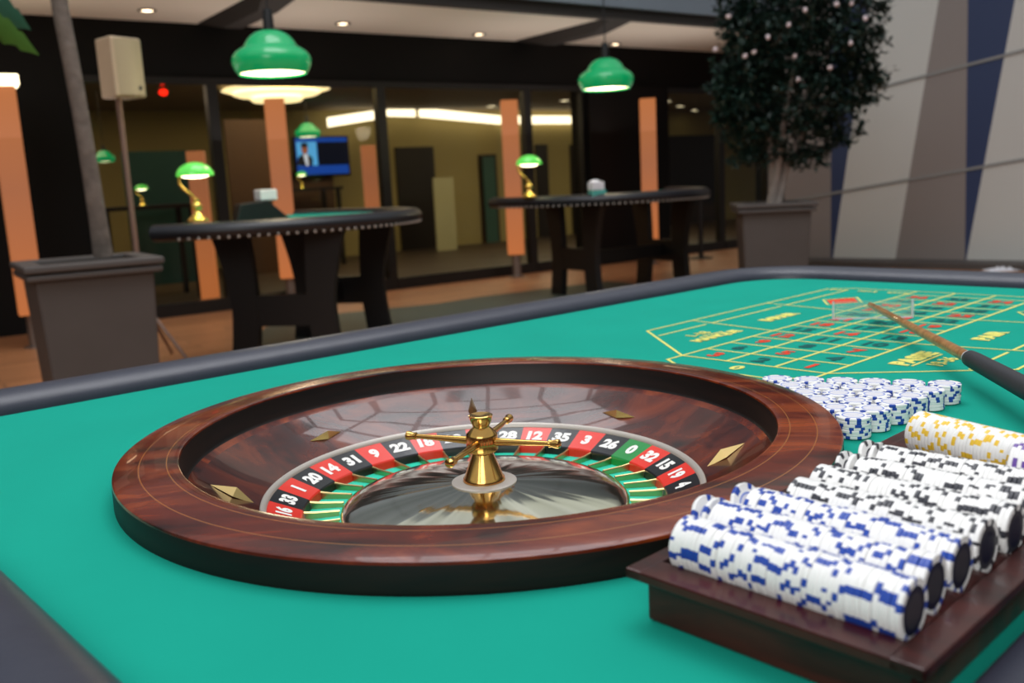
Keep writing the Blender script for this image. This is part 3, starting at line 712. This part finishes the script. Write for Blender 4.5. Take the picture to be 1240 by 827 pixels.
p = at(12, 102, 7.2)
MB().box((0, 0, 2.02), (.24, .24, .08)).build('bright_cap', M['lampglow'], lc0, bevel=.01)
# two glass reflections of columns, built as columns behind the glass
for px, pt, pb, D, lab in ((240, 183, 362, 9.6, 'orange light column behind the glass beside the left banker lamp'), (447, 176, 300, 11.3, 'orange light column behind the glass right of the television')):
    a = at(px + (6 if px < 300 else 3), (pt + pb) / 2, D); zt = at(px, pt, D).z; zb = max(at(px, pb, D).z, .03)
    o = tag(empty('light_column', (a.x, a.y, 0), .2), lab, 'light column', 'orange light columns behind the glass')
    MB().box((0, 0, (zt + zb) / 2), (.17, .17, zt - zb)).build('glowing_shaft', M['column'], o, bevel=.006)
    MB().lathe([(.05, zb), (.05, .0), (0, 0)], 20).build('steel_foot', M['steel'], o)

# ================================================================== PENDANT LAMPS
def pendant(p, lab, sc=1, group='green pendants over the card tables', top=4.2):
    o = empty('pendant_lamp', p); o.scale = (sc, sc, sc)
    sh = MB().lathe([(.025, .272), (.06, .268), (.095, .255), (.125, .234), (.148, .207), (.162, .182), (.172, .166), (.195, .156), (.222, .138), (.242, .113), (.25, .086), (.246, .058), (.234, .028), (.213, .0), (.208, .004), (.226, .03), (.24, .08)], 64).build('lamp_shade', M['lampgreen'], o, smooth=50)
    MB().lathe([(.207, .012), (.12, .006), (0, .004)], 48).build('diffuser', M['lampglow'], o, smooth=60)
    MB().lathe([(.034, .268), (.034, .33), (.028, .40), (.008, .405)], 24).build('socket', M['cable'], o, smooth=40)
    MB().tube([(0, 0, .4), (0, 0, (top - p.z) / sc)], .006, 8).build('cord', M['cable'], o)
    tag(o, lab, 'pendant lamp', group); return o
pA = at(330.5, 90, 6.2); pendant(pA, 'larger green pendant lamp with warm white underside hanging left', 1.0)
pB = at(734, 108, 8.65); pendant(pB, 'green pendant lamp with warm white underside hanging over the right card table', 1.0)
pC = at(373, 166, 13.0); pendant(pC, 'dim green pendant lamp behind the glass right of the second column', .7, 'green pendants behind the glass', RC)  # this and the next are glass reflections modelled as hanging lamps
pD = at(127, 196, 10.4); pendant(pD, 'dim teal-green pendant lamp behind the glass, left of the speaker pole', .45, 'green pendants behind the glass', RC)

# ================================================================== BANKER LAMPS
def banker():
    o = empty('banker_lamp')
    MB().lathe([(0, 0), (.062, 0), (.064, .008), (.05, .022), (.028, .04), (.018, .055), (.016, .06), (.03, .075), (.034, .09), (.03, .105), (.016, .118), (.022, .128), (.018, .14), (0, .145)], 32).build('base', M['brasslit'], o, smooth=50)
    MB().tube([(0, 0, .13), (-.02, 0, .16), (-.07, 0, .205), (-.09, 0, .24), (-.085, 0, .28), (-.05, 0, .32), (-.01, 0, .335)], .0085, 12).build('stem', M['brasslit'], o, smooth=60)
    mb = MB(); n = 24; m = 8
    for shell, (a, b, c) in enumerate(((.115, .075, .085), (.110, .070, .080))):
        vs = []
        for i in range(m + 1):
            t = PI / 2 * i / m
            for k in range(n): f = 2 * PI * k / n; vs.append((.01 + a * math.sin(t) * math.cos(f), b * math.sin(t) * math.sin(f), .28 + c * math.cos(t)))
        mb.add(vs, [(i * n + k, i * n + (k + 1) % n, (i + 1) * n + (k + 1) % n, (i + 1) * n + k) for i in range(m) for k in range(n)])
    MB.build(mb, 'lamp_shade', M['shadeglass'], o, smooth=60)
    MB().ball((.01, 0, .285), .04, 16, (2.2, 1.3, .5)).build('bulb', M['bulb'], o, smooth=60)
    return o

# ================================================================== CARD TABLES
TL, TB, TT = 2.1, 1.22, .95
def card_table():
    o = empty('card_table')
    arc = lambda k, n, da=0, db=0: ((TL / 2 + da) * math.cos(PI * k / n), -(TB + db) * math.sin(PI * k / n))
    MB().prism([arc(k, 40, -.04, -.04) for k in range(41)], TT - .10, TT - .036).build('table_top', M['blackwood'], o)
    MB().prism([arc(k, 40, -.13, -.13) for k in range(41)], TT - .035, TT - .028).build('felt_surface', M['felt'], o)
    pts = [arc(k, 48) for k in range(49)]; path = [(x, y, TT - .05) for x, y in pts]
    mb = MB(); n = len(path); vs = []
    for i, (x, y, z) in enumerate(path):
        a, b = Vector(path[max(i - 1, 0)][:2]), Vector(path[min(i + 1, n - 1)][:2]); dd_ = (b - a).normalized(); nx, ny = dd_.y, -dd_.x
        for k in range(16):
            t = 2 * PI * k / 16; vs.append((x + nx * .07 * math.cos(t), y + ny * .07 * math.cos(t), z + .05 * math.sin(t)))
    mb.add(vs, [(i * 16 + k, i * 16 + (k + 1) % 16, (i + 1) * 16 + (k + 1) % 16, (i + 1) * 16 + k) for i in range(n - 1) for k in range(16)] + [tuple(range(16)), tuple(range((n - 1) * 16, n * 16))])
    mb.build('padded_rail', M['blackleather'], o, smooth=60)
    nail = MB().ball((0, 0, 0), .009, 8).build('nail_head', M['silver'], o, smooth=60); first = True
    for k in range(2, 68):
        x, y = arc(k, 70, .055, .055)
        q = nail if first else nail.copy()
        if not first: C.objects.link(q)
        q.location = (x, y, TT - .088); q.parent = o; first = False
    for xx in (-.52, .52):
        hf = empty('leg_frame'); hf.parent = o; hf.location = (xx, -.52, 0)
        hh = TT - .10
        for s in (-1, 1):
            L_, R_ = [], []
            for k in range(15):
                z = hh * k / 14; f = z / hh
                c = s * (.255 + .16 * max(0, f - .45) ** 1.6 + .03 * max(0, .42 - f) ** 1.3 * 4); w = .088 + .09 * max(0, f - .5) ** 1.3
                L_.append((c - w, z)); R_.append((c + w, z))
            poly = L_ + R_[::-1]; nn = len(poly)
            vs = [(-.03, y, z) for y, z in poly] + [(.03, y, z) for y, z in poly]; fs = []
            for k in range(14):
                a, b, c_, d_ = k, k + 1, nn - 2 - k, nn - 1 - k
                fs += [(a, b, c_, d_), (nn + d_, nn + c_, nn + b, nn + a), (a, nn + a, nn + b, b), (d_, c_, nn + c_, nn + d_)]
            fs += [(0, nn - 1, 2 * nn - 1, nn), (14, 15, nn + 15, nn + 14)]
            MB().add(vs, fs).build('leg', M['blackwood'], hf)
        MB().box((0, 0, .36), (.055, .36, .20)).build('crossbar', M['blackwood'], hf)
    MB().box((0, -.52, .36), (.98, .05, .12)).build('stretcher', M['blackwood'], o)
    return o
t1 = card_table(); t1.location = (-1.82, 5.43, 0); t1.rotation_euler = (0, 0, math.radians(80))
tag(t1, 'half-round black card table with nail-studded padded rail, left, beside the planter', 'card table', 'card tables on the terrace')
t2 = copy_tree(t1); t2.location = (.84, 8.2, 0); t2.rotation_euler = (0, 0, math.radians(31))
tag(t2, 'half-round black card table with nail-studded padded rail, farther right by the columns', 'card table', 'card tables on the terrace')
bl = banker(); p = onz(240, 267, TT); bl.location = (p.x, p.y, TT - .002); bl.rotation_euler = (0, 0, .3)
tag(bl, 'lit brass banker lamp with green glass shade on the left card table', 'desk lamp', 'banker lamps on the card tables')
b2 = copy_tree(bl); p = at(641, 238, 8.3); b2.location = (p.x, p.y, TT - .002); b2.rotation_euler = (0, 0, .1)
tag(b2, 'lit brass banker lamp with green glass shade on the right card table', 'desk lamp', 'banker lamps on the card tables')
for i, (px, py, D, h, lab) in enumerate(((173, 249, 10.2, .62, 'small banker lamp on a dark side table behind the glass, left'), (366, 228, 13.6, .66, 'small green banker lamp behind the glass below the television'))):  # lamp reflections in the glass, modelled as lamps on added tables
    p = at(px, py, D); zt = p.z
    st_ = tag(empty('side_table', (p.x, p.y, 0), PHI), ('dark side table behind the glass under the small lamp, left', 'dark side table behind the glass below the television')[i], 'side table')
    MB().box((0, 0, zt - .02), (1.0, .6, .04)).build('table_top', M['blackwood'], st_)
    for a in (-.44, .44):
        for b in (-.25, .25): MB().box((a, b, (zt - .04) / 2), (.05, .05, zt - .04)).build('leg', M['blackwood'], st_)
    c = copy_tree(bl); c.location = (p.x, p.y, zt); c.scale = (h, h, h); tag(c, lab, 'desk lamp', 'small lamps behind the glass')
# card shoe and box
p = at(318, 252, 6.5)
cs = tag(empty('card_shoe', (p.x, p.y, TT - .028), .5), 'black card shoe with a white card on top on the left card table', 'card shoe')
mb = MB().add([(-.2, -.08, 0), (.16, -.08, 0), (.16, .08, 0), (-.2, .08, 0), (-.17, -.08, .11), (.02, -.08, .13), (.02, .08, .13), (-.17, .08, .11)], [(3, 2, 1, 0), (4, 5, 6, 7), (0, 1, 5, 4), (1, 2, 6, 5), (2, 3, 7, 6), (3, 0, 4, 7)]); mb.build('shoe_body', M['blackwood'], cs, bevel=.006)
MB().box((.03, 0, .165), (.12, .13, .075), .1).build('white_card', M['white'], cs, bevel=.008)
p = at(722, 236, 8.1)
cb_ = tag(empty('card_dispenser', (p.x, p.y, TT - .028), .3), 'small white and teal card dispenser on the right card table', 'card dispenser')
MB().box((.01, 0, .03), (.13, .1, .06)).build('teal_base', M['teal'], cb_, bevel=.006)
MB().box((0, 0, .095), (.11, .1, .07), .2).ball((-.01, 0, .12), .05, sc=(1.1, .9, .6)).build('white_top', M['white'], cb_, bevel=.006)
# stanchion by the right table
p = onz(849, 313, 0)
st = tag(empty('stanchion', (p.x, p.y, 0)), 'slim black post stand on round foot, right of the right card table', 'post')
MB().lathe([(0, 0), (.15, 0), (.15, .012), (.03, .03), (.02, .04)], 32).build('foot', M['blackwood'], st, smooth=40)
MB().tube([(0, 0, .03), (0, 0, .74)], .03).build('post', M['blackwood'], st, smooth=60)
MB().box((0, 0, .76), (.16, .12, .05)).build('top_bracket', M['blackwood'], st)

# ================================================================== PLANTERS AND PLANTS
def planter():
    o = empty('planter')
    mb = MB(); a = .29; b = .25
    mb.box((0, 0, .36), (.58, .58, .72), taper=.9); mb.build('tub', M['planter'], o, bevel=.012)
    mb = MB()
    for z0, z1, w in ((.715, .748, .66), (.757, .795, .68)):
        for sx_, sy_ in ((0, 1), (0, -1)): mb.box((0, sy_ * (w / 2 - .05), (z0 + z1) / 2), (w, .1, z1 - z0))
        for sx_ in (-1, 1): mb.box((sx_ * (w / 2 - .05), 0, (z0 + z1) / 2), (.1, w - .2, z1 - z0))
    mb.build('rim', M['planter'], o, bevel=.01)
    MB().box((0, 0, .74), (.5, .5, .04)).build('soil', M['soil'], o)
    return o
pl = planter(); pl.location = (-2.27, 4.05 - .0, 0); pl.rotation_euler = (0, 0, math.radians(33))
tag(pl, 'square grey planter with stepped rim holding the bare trunk, at left', 'planter', 'grey planters on the terrace')
pr_ = copy_tree(pl); p = at(935, 243, 8.35); pr_.location = (p.x, p.y, 0); pr_.rotation_euler = (0, 0, math.radians(-8))
tag(pr_, 'square grey planter holding the leafy flowering tree, at right', 'planter', 'grey planters on the terrace')
lt = tag(empty('potted_tree', (-2.27, 4.05, .76)), 'bare grey tree trunk with large lobed leaves at top, in the left planter', 'tree')
def rel(p, o): return Vector(p) - Vector(o.location)
tr_pts = [at(*q) for q in ((125, 309, 5.15), (120, 275, 5.12), (109, 205, 5.1), (98, 140, 5.1), (85, 70, 5.1), (73, 10, 5.1), (68, -25, 5.1))]
MB().tube([rel(p, lt) for p in tr_pts], [.052, .047, .043, .041, .042, .042, .04], 14).build('trunk', M['bark'], lt, smooth=60)
def big_leaf(base, tipp, w, mat):
    base, tipp = rel(base, lt), rel(tipp, lt); d_ = tipp - base; side = d_.cross(Vector((0, 1, .3))).normalized(); L_ = d_.length
    prof = [(0, .1), (.08, .6), (.18, .95), (.3, .75), (.36, 1.0), (.5, .72), (.56, .92), (.7, .55), (.76, .66), (.9, .25), (1, 0)]
    vs = [base]; fs = []; mid_ = []
    for t, k in prof:
        c = base + d_ * t + Vector((0, 0, -.06 * t * t)); mid_.append(len(vs)); vs += [c + Vector((0, -.02, 0)) * (1 - t), c + side * w * k, c - side * w * k]
    for i in range(len(prof) - 1):
        a, b = 1 + 3 * i, 4 + 3 * i; fs += [(a, b, b + 1, a + 1), (a, a + 2, b + 2, b)]
    MB().add(vs, fs).build('leaf', mat, lt, smooth=60)
big_leaf(at(-40, 8, 4.9), at(46, 52, 4.75), .07, M['bigleaf']); big_leaf(at(-30, -10, 5.1), at(36, 22, 5.0), .075, M['tealleaf']); big_leaf(at(-45, 20, 4.95), at(18, 40, 4.85), .06, M['bigleaf'])
MB().tube([rel(tr_pts[-1], lt), rel(at(10, -40, 5.1), lt), rel(at(-40, 8, 4.9), lt)], .012, 8).build('branch', M['bark'], lt)

tp = pr_.location; ft = tag(empty('flowering_tree', (tp.x, tp.y, .76)), 'dense dark-leaved tree with pale flowers in the right planter', 'tree')
TD = 8.35
stems = [((933, 243), (942, 200), (948, 150), (960, 90)), ((937, 243), (935, 205), (930, 150), (905, 95)), ((940, 243), (955, 190), (985, 140), (1020, 85)), ((943, 243), (948, 205), (975, 175), (1000, 178))]
mb = MB()
for i, sgm in enumerate(stems):
    pp = [rel(at(px, py, TD + (i - 1.5) * .04 * k), ft) for k, (px, py) in enumerate(sgm)]; pp[0].z = -.01
    mb.tube(pp, [.045, .036, .026, .012] if i < 3 else [.03, .02, .012, .006], 10)
mb.build('stems', M['palebark'], ft, smooth=60)
blobs = [(965, 45, 95, 60), (925, 60, 55, 50), (1000, 40, 60, 60), (960, 120, 82, 45), (900, 110, 38, 45), (1015, 100, 42, 40), (940, 150, 60, 32), (1000, 150, 40, 24), (1052, 95, 22, 24), (1040, 62, 34, 26), (1030, 125, 24, 14), (900, 25, 30, 35), (985, 182, 26, 8), (1018, 168, 16, 8), (905, 160, 32, 26), (880, 120, 18, 26), (960, -30, 90, 60), (930, 188, 42, 14), (978, 192, 28, 10), (905, 190, 22, 12)]
mb = MB(); tot = sum(b[2] * b[3] for b in blobs); k_ = TD / FPX
for bx, by, rx_, ry_ in blobs:
    c = rel(at(bx, by, TD), ft)
    def leafy(p):
        ax = Vector((random.gauss(0, 1), random.gauss(0, 1), random.gauss(0, .6))).normalized(); sd = ax.cross(Vector((random.random() - .5, random.random() - .5, 1))).normalized()
        L_ = random.uniform(.04, .075); w_ = L_ * .3
        mb.add([p, p + ax * L_ * .5 + sd * w_ + Vector((0, 0, .006)), p + ax * L_, p + ax * L_ * .5 - sd * w_ + Vector((0, 0, .006))], [(0, 1, 2, 3)])
    def on(d_): return c + Vector((d_.x * rx_ * k_, d_.y * min(rx_, 80) * k_ * .85, d_.z * ry_ * k_))
    rv = lambda: Vector((random.gauss(0, 1), random.gauss(0, 1), random.gauss(0, 1))).normalized()
    for _ in range(int(13000 * rx_ * ry_ / tot) + 20): leafy(on(rv() * random.random() ** .5 * .92))
    for _ in range(int(390 * rx_ * ry_ / tot) + 3):      # leafy twig ends break the outline
        q0 = on(rv() * random.uniform(.8, 1.18)); rr = random.uniform(.04, .1); dr = rv() * rr
        for _ in range(random.randint(14, 34)): leafy(q0 + dr * random.uniform(-1, 1) + rv() * rr * .5 * random.random())
mb.build('foliage', M['leaf'], ft)
fl0 = None
for px, py in ((882, 20), (866, 60), (913, 63), (902, 68), (962, 68), (955, 30), (1031, 4), (1013, 5), (1048, 22), (1005, 82), (1030, 52), (966, 96), (975, 12), (930, 45)):
    p = rel(at(px, py, TD - .62), ft)
    if fl0 is None:
        mb = MB()
        for k in range(6):
            a = k * PI / 3; mb.ball((.012 * math.cos(a), 0, .012 * math.sin(a)), .012, 8, (1, .45, .9))
        mb.ball((0, -.01, 0), .01, 8); fl0 = mb.build('flower', M['petal'], ft, smooth=60); f_ = fl0
    else: f_ = fl0.copy(); C.objects.link(f_)
    f_.parent = ft; f_.location = p; f_.rotation_euler = (random.random(), random.random(), random.random())

# ================================================================== SPEAKER ON A POLE
SD = 6.1
p = at(149, 119, SD); pb = onz(172, 330, 0)
sk = tag(empty('speaker_stand', (p.x, p.y, 0)), 'slim pinkish-grey pole stand carrying the cream loudspeaker behind the planter', 'speaker stand')
MB().tube([(-.03, 0, .05), (-.03, 0, p.z)], .018, 14).build('pole', M['pole'], sk, smooth=60)
for a in (90, 210, 330):
    ca, sa = math.cos(math.radians(a)), math.sin(math.radians(a))
    MB().tube([(-.03 + .02 * ca, .02 * sa, .42), (-.03 + .42 * ca, .42 * sa, .012)], .011, 10).build('leg', M['pole'], sk)
ls = tag(empty('loudspeaker', (p.x, p.y, p.z), 1.0), 'cream loudspeaker with curved grille on a pole above the left planter', 'loudspeaker')
MB().prism([(.105, .10), (-.085, .10), (-.11, -.09), (.11, -.09)], 0, .365).build('cabinet', M['speaker'], ls, bevel=.012)
gp = [(-.085 + .19 * k / 10, -.092 - .03 * math.sin(PI * k / 10)) for k in range(11)]
MB().prism([(-.085, -.088)] + gp + [(.105, -.088)], .012, .352).build('grille', M['grille'], ls, smooth=30)
MB().lathe([(.013, 0), (.013, .006), (0, .008)], 20).build('badge', M['cable'], ls, loc=(.05, -.114, .055)).rotation_euler = (PI / 2, 0, 0)

# crumpled clear plastic wrap at the foot of the striped wall
p = at(1212, 325, 8.6)
pw = MB(); n = 9
for i in range(n):
    for k in range(n):
        pw.v.append(((i / (n - 1) - .5) * .28, (k / (n - 1) - .5) * .2, .004 + random.random() * .05 * math.sin(PI * i / (n - 1)) * math.sin(PI * k / (n - 1)) + .02))
for i in range(n - 1):
    for k in range(n - 1): pw.f.append((i * n + k, i * n + k + 1, (i + 1) * n + k + 1, (i + 1) * n + k)); pw.m.append(0)
tag(pw.build('plastic_wrap', M['white'], loc=(p.x, p.y, max(p.z - .04, 0))), 'crumpled pale plastic wrap at the foot of the striped wall, far right', 'plastic wrap')

# ================================================================== LIGHT
def area(name, loc, size, power, col, rot=(0, 0, 0), sy=None):
    l = bpy.data.lights.new(name, 'AREA'); l.energy = power; l.size = size; l.color = col
    if sy: l.shape = 'RECTANGLE'; l.size_y = sy
    o = bpy.data.objects.new(name, l); C.objects.link(o); o.location = loc; o.rotation_euler = rot; return o
area('skylight', (.3, 2.6, 7.5), 5, 430, (.96, .97, 1), sy=5)
area('room_light', tuple(P0 + FE * -1.0 + FN * 2.4 + Vector((0, 0, RC - .05))), 2.2, 38, (1, .78, .45), (0, 0, PHI), 2)
area('room_light', tuple(P0 + FE * 2.6 + FN * 2.4 + Vector((0, 0, RC - .05))), 2.2, 34, (1, .82, .5), (0, 0, PHI), 2)
area('room_light', tuple(P0 + FE * 5.6 + FN * 2.4 + Vector((0, 0, RC - .05))), 1.8, 30, (1, .85, .55), (0, 0, PHI), 2)
area('room_light', tuple(P0 + FE * -4.4 + FN * 2.4 + Vector((0, 0, RC - .05))), 1.6, 22, (1, .75, .5), (0, 0, PHI), 2)
area('window_light', (-1.2, -4.6, 3.6), 3.5, 130, (1, .99, .97), (math.radians(58), 0, math.radians(-14)), 2.5)  # added soft light behind the camera to brighten the chip sides
for px, D in ((26, 7.2), (351, 9.2), (625, 10.7), (788, 11.45)):
    p = at(px, 300, D); area('column_uplight', (p.x + .35, p.y - .6, 1.6), 1.6, 7, (1, .92, .86), (PI, 0, 0))  # lights added beside the columns to brighten the soffit
for k in range(6):
    struct(MB().box((-2.2 + k, 2.6, 7.3), (.07, 5.2, .12)).build('trim_%d' % (10 + k), M['rib'])); struct(MB().box((.3, .1 + k, 7.3), (5.2, .07, .12)).build('trim_%d' % (20 + k), M['rib']))
for q in (pA, pB):
    l = bpy.data.lights.new('pendant_bulb', 'POINT'); l.energy = 9; l.color = (1, .85, .6); l.shadow_soft_size = .1
    o = bpy.data.objects.new('pendant_bulb', l); C.objects.link(o); o.location = (q.x, q.y, q.z - .05)

wd = bpy.data.worlds.new('sky'); bpy.context.scene.world = wd; wd.use_nodes = True
nt = wd.node_tree; bg = nt.nodes['Background']; tc = nt.nodes.new('ShaderNodeTexCoord'); sp = nt.nodes.new('ShaderNodeSeparateXYZ'); cr = nt.nodes.new('ShaderNodeValToRGB')
nt.links.new(tc.outputs['Generated'], sp.inputs[0]); nt.links.new(sp.outputs['Z'], cr.inputs['Fac'])
e = cr.color_ramp.elements; e[0].position = 0; e[0].color = (.10, .11, .12, 1); e[1].position = 1; e[1].color = (.95, .98, 1.04, 1)
k = e.new(.33); k.color = (.12, .13, .14, 1); k = e.new(.46); k.color = (.95, 1.0, .93, 1); k = e.new(.7); k.color = (.82, .85, .92, 1)
nt.links.new(cr.outputs['Color'], bg.inputs['Color']); bg.inputs['Strength'].default_value = .66

# ================================================================== CAMERA
cd = bpy.data.cameras.new('camera'); cam = bpy.data.objects.new('camera', cd); C.objects.link(cam)
cd.sensor_width = 36; cd.lens = FPX * 36 / W; cd.clip_start = .02; cd.clip_end = 100
mt = Matrix((RX, UX, -_F)).transposed().to_4x4(); mt.translation = CAM; cam.matrix_world = mt
cd.dof.use_dof = True; cd.dof.focus_distance = 1.02; cd.dof.aperture_fstop = 6.0
bpy.context.scene.camera = cam
vs_ = bpy.context.scene.view_settings; vs_.view_transform = 'Standard'; vs_.look = 'None'; vs_.exposure = 0
